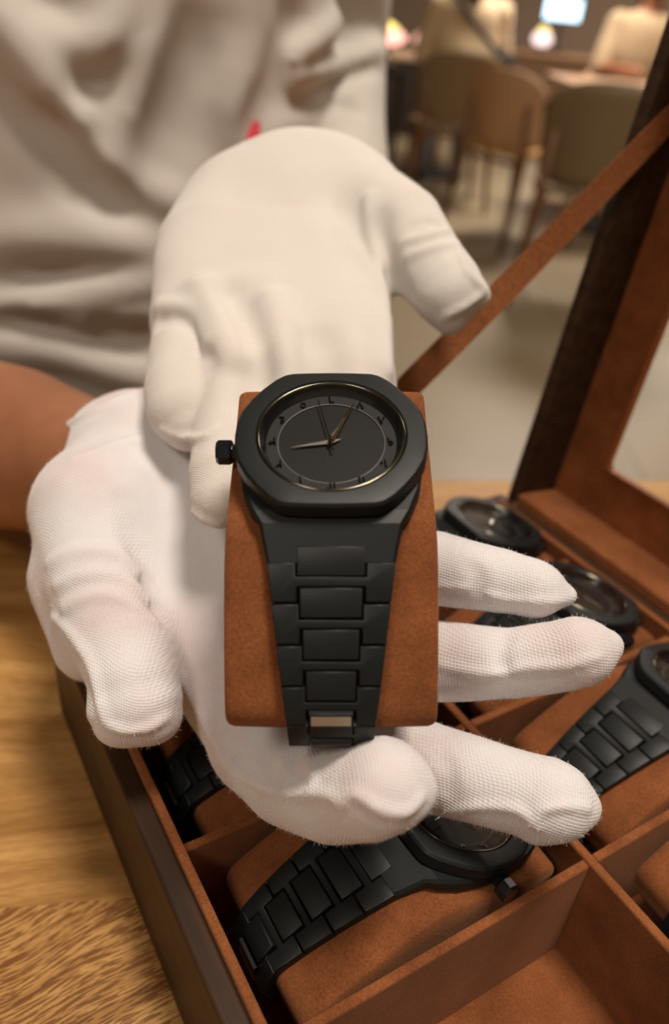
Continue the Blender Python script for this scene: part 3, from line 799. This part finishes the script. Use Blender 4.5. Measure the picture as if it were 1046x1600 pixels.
GA.mark([(736, 882), (748, 902), (744, 930)], .0012, -.0007, .003, 'sub'); GA.mark([(790, 995), (782, 1020), (786, 1040)], .0012, -.0007, .003, 'sub')
GA.mark([(690, 1180), (702, 1210), (698, 1240)], .0012, -.0007, .003, 'sub')
GA.flush()

# glove on the hand behind (palm up, fingers under the cushion, thumb to the right)
GB = Field()
GB.add(ch((450, 340, .345, 26), (450, 355, .325, 25)), .006)
GB.add(ch((365, 340, .325, 22), (324, 395, .305, 19.5), (302, 500, .276, 15)), .012)
GB.add(ch((430, 320, .328, 23.5), (395, 400, .305, 20), (378, 590, .252, 14.5)), .014)
GB.add(ch((490, 306, .328, 24.5), (470, 400, .305, 20), (465, 600, .250, 14.5)), .014)
GB.add(ch((540, 322, .325, 22.5), (536, 390, .308, 18.5), (542, 500, .270, 15.5), (545, 600, .250, 15)), .012)
GB.add(ch((302, 500, .276, 13.5), (290, 560, .262, 12.0), (284, 610, .250, 11.4), (290, 642, .243, 11.2), (296, 660, .241, 9.2)), .0025)
GB.add(ch((378, 590, .252, 13.5), (358, 680, .233, 10.6), (347, 740, .222, 9.6), (346, 776, .218, 8.6)), .0025)
GB.add(ch((465, 600, .250, 14), (455, 690, .232, 10.5), (448, 780, .220, 9.0)), .004)
GB.add(ch((545, 600, .250, 14), (552, 690, .232, 10.5), (556, 770, .221, 9.0)), .004)
GB.add(ch((560, 330, .318, 21), (626, 364, .288, 16.2), (668, 414, .276, 13.8), (696, 446, .270, 12.6), (704, 456, .268, 11.6)), .006)
GB.add(ch((706, 460, .268, 9.5), (752, 462, .267, 2.5)), .005); GB.add(ch((700, 470, .268, 8), (706, 503, .267, 4)), .005)
GB.mark([(588, 340), (590, 385), (604, 425), (614, 460)], .0034, -.0022, .006, 'sub')
GB.mark([(577, 310), (580, 360), (592, 420), (600, 500), (606, 580)], .0014, .0006, .005)
GB.mark([(246, 494), (280, 491), (312, 515), (330, 560)], .0030, -.0018, .004, 'sub')
GB.mark([(252, 480), (285, 480), (312, 498), (332, 540)], .0016, .0008, .005)
GB.mark([(350, 450), (378, 510), (402, 570), (410, 610)], .0040, -.0026, .010, 'sub')
GB.mark([(315, 450), (345, 500), (365, 560)], .0022, .0012, .008)
GB.mark([(425, 470), (446, 530), (454, 600)], .0022, .0014, .008)
GB.mark([(500, 520), (506, 560), (508, 600)], .0034, -.0022, .009, 'sub')
GB.mark([(648, 352), (672, 344), (692, 350)], .0012, -.0006, .003, 'sub')
GB.mark([(634, 378), (668, 368), (700, 358)], .0011, .0006, .0025); GB.mark([(642, 400), (676, 388), (712, 380)], .0012, .0006, .0025)
GB.mark([(714, 378), (720, 400), (736, 430), (757, 452)], .0012, .0004, .0018)
GB.mark([(754, 458), (730, 476), (712, 486), (690, 498)], .0013, .0001, .0012)
GB.mark([(255, 672), (285, 684), (320, 682), (340, 668)], .0013, .0001, .0012)
GB.mark([(304, 800), (322, 814), (345, 820)], .0013, .0001, .0012)
GB.flush()
gm = GA.mesh('glove', .0009, noise=.00022, nscale=220, seed=3); ga = worldchild(link('glove', gm, M['glove'], None, True))
ga['label'] = 'lower white glove, thumb hanging toward the table'
gm = GB.mesh('glove', .0010, noise=.00025, nscale=180, seed=5); gb = worldchild(link('glove', gm, M['glove_b'], None, True))
gb['label'] = 'upper white glove, thumb pointing right'

# fine cotton lint standing off the gloves
def lint(parent, me, n, seed, l0, l1):
    rg = np.random.RandomState(seed); N = len(me.vertices)
    co = np.empty(N * 3, np.float32); me.vertices.foreach_get('co', co); co = co.reshape(-1, 3)
    no = np.empty(N * 3, np.float32); me.vertices.foreach_get('normal', no); no = no.reshape(-1, 3)
    k = rg.randint(0, N, n); p = co[k]; d = no[k] * 0.7 + rg.randn(n, 3) * 0.55; d /= np.linalg.norm(d, axis=1)[:, None]
    L = (l0 + (l1 - l0) * rg.rand(n, 1) ** 2); s_ = np.cross(d, rg.randn(n, 3)); s_ /= np.linalg.norm(s_, axis=1)[:, None]
    w = 0.000022; b = rg.randn(n, 3) * 0.35
    q = p + d * L * .55; e = d + b; e /= np.linalg.norm(e, axis=1)[:, None]; r = q + e * L * .5
    p0 = p - no[k] * .0001
    V = np.stack([p0 - s_ * w, p0 + s_ * w, q + s_ * w, q - s_ * w, r], 1).reshape(-1, 3)
    m2 = bpy.data.meshes.new('lint_fuzz'); o = np.arange(n) * 5
    F = [x for i in o for x in ((i, i + 1, i + 2, i + 3), (i + 3, i + 2, i + 4))]
    m2.from_pydata(V.tolist(), [], F); ob = link('lint_fuzz', m2, M['seam'], parent); ob['kind'] = 'stuff'
lint(ga, ga.data, 42000, 1, .0003, .0013); lint(gb, gb.data, 22000, 2, .0003, .0011)

# the body: trunk, arms and the hands inside the gloves, one continuous surface
def trunk(F_, g=0.0, lowz=0.48):
    I3 = np.eye(3)
    F_.ell((-0.215, 0.575, TZ + 0.20), I3, (0.178 + g, 0.108 + g, 0.30 + g), 0.03, e=2.6)
    F_.ell((-0.215, 0.590, TZ - 0.06), I3, (0.168 + g, 0.110 + g, 0.20 + g), 0.05, e=2.5)
    F_.ell((-0.215, 0.590, TZ + 0.415), I3, (0.185 + g, 0.085 + g, 0.085 + g), 0.05, e=2.2)
SHL = (Vector((-0.050, 0.585, TZ + 0.40)), .052); ELL = (P(524, 372, .50), .036)
SHR = (Vector((-0.400, 0.585, TZ + 0.40)), .052); ELR = (P(-330, 600, .47), .040)
BD = Field(); trunk(BD, -.020)
BD.add([SHL, (P(512, 60, .575), .030), (P(514, 200, .55), .028), (P(524, 330, .52), .029)], .02); BD.add([(P(524, 330, .52), .029), (P(500, 345, .40), .029), (P(470, 340, .345), .022)], .008)
BD.add([SHR, ELR], .03); BD.add([ELR, (P(-100, 668, .40), .040), (P(20, 700, .335), .0345), (P(120, 728, .305), .027), (P(200, 765, .272), .021)], .015)
BD.add(ch((260, 760, .268, 14), (420, 980, .245, 11)), .012); BD.add(ch((440, 380, .310, 14), (440, 560, .262, 10)), .012)
BD.add([(Vector((-0.215, 0.585, TZ + 0.45)), .058), (Vector((-0.215, 0.575, TZ + 0.56)), .055)], .03)
bmsh = BD.mesh('body', .0042); worldchild(link('body', bmsh, M['skin'], None, True))
SH = Field(); trunk(SH, .007)
SH.add([(SHL[0], .056), (P(512, 60, .575), .042), (P(516, 200, .55), .039), (P(522, 300, .53), .037)], .012)
SH.add([(SHR[0], .062), (SHR[0].lerp(ELR[0], .55), .054)], .02)
for px_, r_, ins, k_, op_ in (
    ([(0, 40), (77, 140), (154, 232), (200, 292), (250, 316)], .012, .004, .020, 'add'),
    ([(-10, 95), (71, 200), (148, 300), (208, 352), (250, 372)], .012, -.005, .018, 'sub'),
    ([(40, -30), (75, 40), (112, 96), (175, 118)], .010, -.004, .02, 'sub'),
    ([(90, 60), (130, 75), (180, 60), (215, 20)], .008, .003, .015, 'add'),
    ([(240, -10), (222, 70), (205, 130), (172, 212)], .008, -.002, .012, 'sub'),
    ([(262, -10), (245, 70), (226, 140), (200, 220)], .009, .003, .016, 'add'),
    ([(0, 20), (30, 60), (70, 120)], .010, .003, .018, 'add'),
    ([(330, 10), (345, 90), (335, 160)], .010, .004, .025, 'add'),
    ([(330, -20), (322, 60), (300, 150), (262, 250)], .012, -.007, .03, 'sub'),
    ([(-10, 408), (80, 412), (170, 416), (250, 420)], .017, -.004, .02, 'sub'),
    ([(-10, 376), (90, 372), (180, 380), (250, 392)], .012, .006, .02, 'add'),
    ([(-10, 490), (70, 472), (150, 458), (245, 438)], .010, .002, .012, 'add'),
    ([(-10, 512), (60, 508), (140, 528), (235, 556)], .008, -.003, .010, 'sub'),
    ([(0, 540), (80, 548), (160, 570), (240, 590)], .009, .003, .012, 'add'),
    ([(120, 490), (180, 492), (245, 486)], .007, .002, .01, 'add'),
    ([(160, 510), (200, 516), (245, 520)], .006, -.001, .008, 'sub'),
    ([(468, -10), (462, 50), (440, 140), (415, 205)], .010, -.004, .010, 'sub'),
    ([(462, 112), (500, 82), (540, 38)], .006, -.002, .008, 'sub'),
    ([(460, 90), (500, 58), (530, 15)], .006, .002, .010, 'add'),
    ([(456, 140), (520, 122), (590, 98)], .005, -.001, .007, 'sub'),
    ([(460, 125), (520, 104), (592, 80)], .005, .002, .008, 'add'),
    ([(452, 168), (510, 158), (560, 166)], .004, -.001, .006, 'sub'),
):
    SH.mark(px_, r_, ins, k_, op_, step=22)
SH.flush()
smesh = SH.mesh('t_shirt', .0036, noise=.0006, nscale=60, seed=2, lo=(-0.62, 0.2, TZ - 0.20), hi=(0.3, 0.9, TZ + 0.47))
worldchild(link('t_shirt', smesh, M['shirt'], None, True))
w_, t_ = SH.hit(397, 212, .3, 1.2)
if w_ is None: w_ = P(397, 212, .5)
bm = bmesh.new(); tm = Matrix.Translation(w_ - CF * 0.002) @ Matrix(((CR.x, CU.x, -CF.x, 0), (CR.y, CU.y, -CF.y, 0), (CR.z, CU.z, -CF.z, 0), (0, 0, 0, 1)))
box(bm, (-.0035, -.007, -.002), (.0035, .007, .0012), tm, .0006)
worldchild(obj('sewn_tag', bm, plain('red_fabric_tag', (0.55, 0.03, 0.05), 0.8), None))['label'] = 'small red tag sewn on the shirt'
TR = Field(); TR.ell((-0.215, 0.60, 0.52), np.eye(3), (.18, .14, .11), .04, e=2.4)
for sx in (-.3, -.13):
    TR.add([(Vector((sx, .62, .50)), .082), (Vector((sx, .25, .50)), .062), (Vector((sx, .22, .10)), .045)], .04)
worldchild(link('trousers', TR.mesh('trousers', .008), M['trousers'], None, True))
for sx in (-.3, -.13):
    bm = bmesh.new(); box(bm, (sx - .045, .10, 0), (sx + .045, .30, .075), bev=.02); worldchild(obj('shoe', bm, M['trousers'], None))

# ------------------------------------------------------------------ the dining room behind
M['olive'] = plain('olive_brown_shell', (0.215, 0.145, 0.072), 0.5); M['tan'] = plain('tan_plywood', (0.60, 0.35, 0.19), 0.5)
M['leg_wood'] = plain('brown_beech_leg', (0.20, 0.095, 0.040), 0.5); M['seat_wood'] = plain('yellow_oak_seat', (0.50, 0.27, 0.07), 0.45)
def make_chair(label, x, y, rot, shell, h=.82, seatm='seat_wood'):
    t = thing('dining_chair', label, 'chair', Matrix.Translation((x, y, 0)) @ Matrix.Rotation(rot, 4, 'Z'), 'chairs in the dining room')
    bm = bmesh.new()                       # local -y is the back side
    nx, nz = 12, 8; g = {}
    for i in range(nx + 1):
        for j in range(nz + 1):
            u = (i / nx - .5) * 2; v = j / nz
            w = .25 * (1 - .10 * (1 - v)); r = .5 * u * abs(u) * 0
            top = .46 + (h - .46) * v - (.045 * u * u * (v ** 3)) - 0.05 * (abs(u) ** 6) * v ** 2 + .03 * (abs(u) ** 6) * (1 - v) ** 2
            yy = -.20 - .05 * v + .075 * u * u
            g[i, j] = (u * w, yy, top)
    A = {k: bm.verts.new(p) for k, p in g.items()}; B = {k: bm.verts.new((p[0], p[1] + .014, p[2])) for k, p in g.items()}
    for i in range(nx):
        for j in range(nz):
            bm.faces.new((A[i, j], A[i + 1, j], A[i + 1, j + 1], A[i, j + 1])); bm.faces.new((B[i, j], B[i, j + 1], B[i + 1, j + 1], B[i + 1, j]))
    for i in range(nx):
        for j in (0, nz): bm.faces.new((A[i, j], A[i + 1, j], B[i + 1, j], B[i, j]))
    for j in range(nz):
        for i in (0, nx): bm.faces.new((A[i, j], A[i, j + 1], B[i, j + 1], B[i, j]))
    obj('backrest', bm, shell, t, smooth=True)
    bm = bmesh.new(); prism(bm, [(-.21, -.19), (.21, -.19), (.235, .0), (.225, .2), (.18, .235), (-.18, .235), (-.225, .2), (-.235, .0)], .43, .458, .008); obj('seat', bm, M[seatm], t)
    for sx in (-1, 1):
        bm = bmesh.new(); tube(bm, [(sx * .235, -.27, 0), (sx * .20, -.20, .43), (sx * .19, -.225, .66)], [.013, .02, .013], 10); obj('leg', bm, M['leg_wood'], t, smooth=True)
        bm = bmesh.new(); tube(bm, [(sx * .225, .235, 0), (sx * .18, .17, .43)], [.013, .02], 10); obj('leg', bm, M['leg_wood'], t, smooth=True)
    for sy in (-.19, .16):
        bm = bmesh.new(); tube(bm, [(-.19, sy, .40), (.19, sy, .40)], .013, 8); obj('stretcher', bm, M['leg_wood'], t)
    return t
make_chair('olive shell chair with its back to us, behind the person with the dark strap', .46, 5.22, math.radians(4), M['olive'], .83, 'olive')
make_chair('olive shell chair with its back to us, cut by the raised lid', .90, 3.42, math.radians(-12), M['olive'], .83, 'olive')
make_chair('tan wooden chair turned sideways between the two olive chairs', .76, 4.38, math.radians(-52), M['tan'], .80)
make_chair('tan wooden chair under the person at the far side of the table', 1.60, 5.90, math.radians(178), M['tan'], .80)
def round_t(label, x, y, sx, sy):
    t = thing('cafe_table', label, 'table', Matrix.Translation((x, y, 0)), 'tables in the dining room')
    bm = bmesh.new(); box(bm, (-sx, -sy, .71), (sx, sy, .74), bev=.006); obj('tabletop', bm, plain('pale_pink_laminate', (0.60, 0.40, 0.27), 0.35), t)
    bm = bmesh.new(); tube(bm, [(0, 0, .02), (0, 0, .71)], .035, 16); obj('pedestal', bm, M['leg_wood'], t)
    bm = bmesh.new(); lathe(bm, [(.01, .03), (.24, .02), (.25, .0), (.01, .0)], 32); obj('base', bm, M['trousers'], t)
round_t('pale table to the right, between the olive chair and the far diner', 1.42, 4.95, .42, .50)
round_t('pale table in front of the diner with the dark strap', .45, 6.25, .38, .40)
def sitter(label, x, y, rot, shirt, pants, hairc, strap=False):
    t = thing('person', label, 'person', Matrix.Translation((x, y, 0)) @ Matrix.Rotation(rot, 4, 'Z'), None)
    V = Vector; I3 = np.eye(3)
    def body(g):
        f = Field()
        f.ell((0, 0, .62), I3, (.165 + g, .115 + g, .20 + g), .05, e=2.4); f.ell((0, .015, .90), I3, (.18 + g, .105 + g, .20 + g), .06, e=2.4)
        for s in (-1, 1):
            f.add([(V((s * .18, .01, 1.02)), .055 + g), (V((s * .24, .08, .78)), .045 + g)], .03)
        return f
    b = body(0)
    for s in (-1, 1): b.add([(V((s * .24, .08, .78)), .04), (V((s * .15, .30, .79)), .03), (V((s * .10, .37, .79)), .026)], .02); b.add([(V((s * .10, .37, .79)), .03), (V((s * .08, .43, .785)), .018)], .015)
    b.add([(V((0, 0, 1.03)), .07), (V((0, .015, 1.18)), .052)], .04); b.ell((0, .03, 1.27), I3, (.074, .094, .115), .03)
    b.add([(V((0, .115, 1.265)), .014), (V((0, .132, 1.25)), .012)], .01)
    for s in (-1, 1):
        b.ell((s * .078, .02, 1.265), I3, (.012, .022, .03), .006)
        b.ell((s * .03, .115, 1.285), I3, (.016, .012, .011), .006, 'sub')
    b.add([(V((-.022, .118, 1.215)), .006), (V((.022, .118, 1.215)), .006)], .006)
    link('body', b.mesh('body', .010), M['skin'], t, True)
    sh = body(.012); link('shirt', sh.mesh('shirt', .010, noise=.004, nscale=22, seed=int(x * 10)), shirt, t, True)
    p = Field(); p.ell((0, .02, .52), I3, (.18, .15, .10), .05, e=2.3)
    for s in (-1, 1): p.add([(V((s * .09, .05, .53)), .08), (V((s * .11, .42, .52)), .062), (V((s * .12, .42, .10)), .045)], .04)
    link('trousers', p.mesh('trousers', .012), pants, t, True)
    for s in (-1, 1):
        f = Field(); f.add([(V((s * .12, .40, .045)), .045), (V((s * .12, .54, .035)), .035)], .02); link('shoe', f.mesh('shoe', .010), M['trousers'], t, True)
    h = Field(); h.ell((0, .005, 1.30), I3, (.088, .100, .105), .03); h.ell((0, .13, 1.24), I3, (.10, .075, .09), .03, 'sub'); h.add([(V((0, -.06, 1.27)), .07), (V((0, -.085, 1.10)), .055)], .03)
    link('hair', h.mesh('hair', .009), plain('dark_hair', hairc, .6), t, True)
    return t
sitter('seated diner in a beige shirt seen from behind, dark strap across the back', .50, 5.42, math.radians(3), cloth('beige_shirt_cloth', (0.74, 0.58, 0.38), 200), cloth('grey_trouser_cloth', (0.16, 0.15, 0.15), 200), (.02, .012, .01))
sitter('seated diner in pale khaki at the far side of the right-hand table', 1.60, 5.74, math.radians(180), cloth('khaki_cloth', (0.50, 0.38, 0.24), 200), M['trousers'], (.02, .012, .01))
bg = thing('shoulder_bag', 'dark bag on a long strap across the back of the diner in beige', 'bag')
sp = [(.38, 5.265, 1.10), (.44, 5.255, 1.02), (.54, 5.262, .93), (.64, 5.285, .85), (.70, 5.33, .80)]
bm = bmesh.new(); tube(bm, [Vector(q) for q in sp], .017, 8); obj('strap', bm, M['trousers'], bg, smooth=True)
bm = bmesh.new(); box(bm, (.66, 5.28, .66), (.78, 5.44, .82), bev=.03); obj('pouch', bm, M['trousers'], bg)
# display counter with lit ornaments at the far end
ct = thing('display_counter', 'dark counter in the distance behind the raised arm, carrying lit ornaments', 'counter')
bm = bmesh.new(); box(bm, (-1.3, 8.2, 0.02), (.62, 8.8, .62), bev=.01); obj('cabinet', bm, plain('dark_brown_laminate', (.035, .022, .018), .4), ct)
bm = bmesh.new(); box(bm, (-1.32, 8.18, .62), (.64, 8.82, .65), bev=.005); obj('countertop', bm, plain('black_countertop', (.02, .02, .02), .3), ct)
ct2 = thing('display_counter', 'brown counter against the back wall below the bright screen', 'counter')
bm = bmesh.new(); box(bm, (1.0, 9.6, 0), (4.4, 10.2, .70), bev=.01); obj('cabinet', bm, plain('mid_brown_laminate', (.20, .11, .06), .4), ct2)
bm = bmesh.new(); box(bm, (.98, 9.58, .70), (4.42, 10.22, .73), bev=.005); obj('countertop', bm, M['tan'], ct2)
def lamp(label, p, r, c_low, c_top, s):
    t = thing('table_lamp', label, 'lamp', Matrix.Translation(p), 'lit ornaments')
    bm = bmesh.new(); lathe(bm, [(.01, 0), (r * .6, 0), (r * .6, .02), (.015, .03), (.015, .06)], 20); obj('base', bm, M['trousers'], t)
    bm = bmesh.new(); lathe(bm, [(r * .55, .055), (r * 1.0, .09), (r * 1.05, .13), (r * .75, .17)], 20); obj('shade', bm, emis('lit_pink_shade', c_low, s), t, smooth=True)
    bm = bmesh.new(); lathe(bm, [(r * .75, .17), (r * .55, .20), (r * .3, .23), (.005, .24)], 20); obj('finial', bm, emis('lit_yellow_cap', c_top, s), t, smooth=True)
lamp('pink and yellow lit ornament on the dark counter, nearest the white sleeve', (.03, 8.35, .655), .19, (1.0, .45, .36), (1.0, .75, .2), 3.0)
lamp('pink and yellow lit ornament on the dark counter, beside the diner in beige', (.42, 8.45, .655), .12, (1.0, .50, .38), (1.0, .8, .3), 2.0)
lamp('small pale pink lamp on the brown counter below the bright screen', (1.68, 9.75, .735), .10, (1.0, .75, .72), (1.0, .8, .3), 2.4)
sc = thing('wall_screen', 'bright blue-white screen standing on the far brown counter', 'screen', Matrix.Translation((1.86, 9.9, .73)))
bm = bmesh.new(); box(bm, (-.20, -.015, .29), (.20, .02, .51), bev=.005); tube(bm, [(0, 0, 0), (0, 0, .27)], .02); box(bm, (-.12, -.08, 0), (.12, .08, .012)); obj('casing', bm, M['trousers'], sc)
bm = bmesh.new(); box(bm, (-.185, -.020, .305), (.185, -.016, .495)); obj('display', bm, emis('lit_screen', (.55, .80, 1.0), 4.5), sc)
bo = thing('metal_bowl', 'shiny steel bowl on the floor-standing rack beside the white sleeve', 'bowl', Matrix.Translation((.02, 6.6, .60)))
bm = bmesh.new(); lathe(bm, [(.01, 0), (.05, .0), (.09, .04), (.10, .09), (.095, .09), (.085, .045), (.045, .01), (.01, .01)], 28); obj('bowl', bm, M['steel'], bo, smooth=True)
rk = thing('rack', 'dark slim rack standing between the sleeve and the olive chair', 'rack', Matrix.Translation((.02, 6.6, 0)))
for z_ in (.576, .15):
    bm = bmesh.new(); box(bm, (-.16, -.14, z_), (.16, .14, z_ + .022)); obj('shelf', bm, M['trousers'], rk)
for sx in (-1, 1):
    for sy in (-1, 1):
        bm = bmesh.new(); box(bm, (sx * .15 - .012, sy * .13 - .012, 0), (sx * .15 + .012, sy * .13 + .012, .575)); obj('leg', bm, M['trousers'], rk)
wbk = thing('floor_block', 'low white block standing in for a white strip on the tiles under the dark rack', 'box', Matrix.Translation((.02, 6.6, 0)))  # made-up block that gives the white strip on the tiles
bm = bmesh.new(); box(bm, (-.13, -.11, 0), (.13, .11, .12), bev=.006); obj('block', bm, plain('block_white', (.7, .66, .6), .6), wbk)
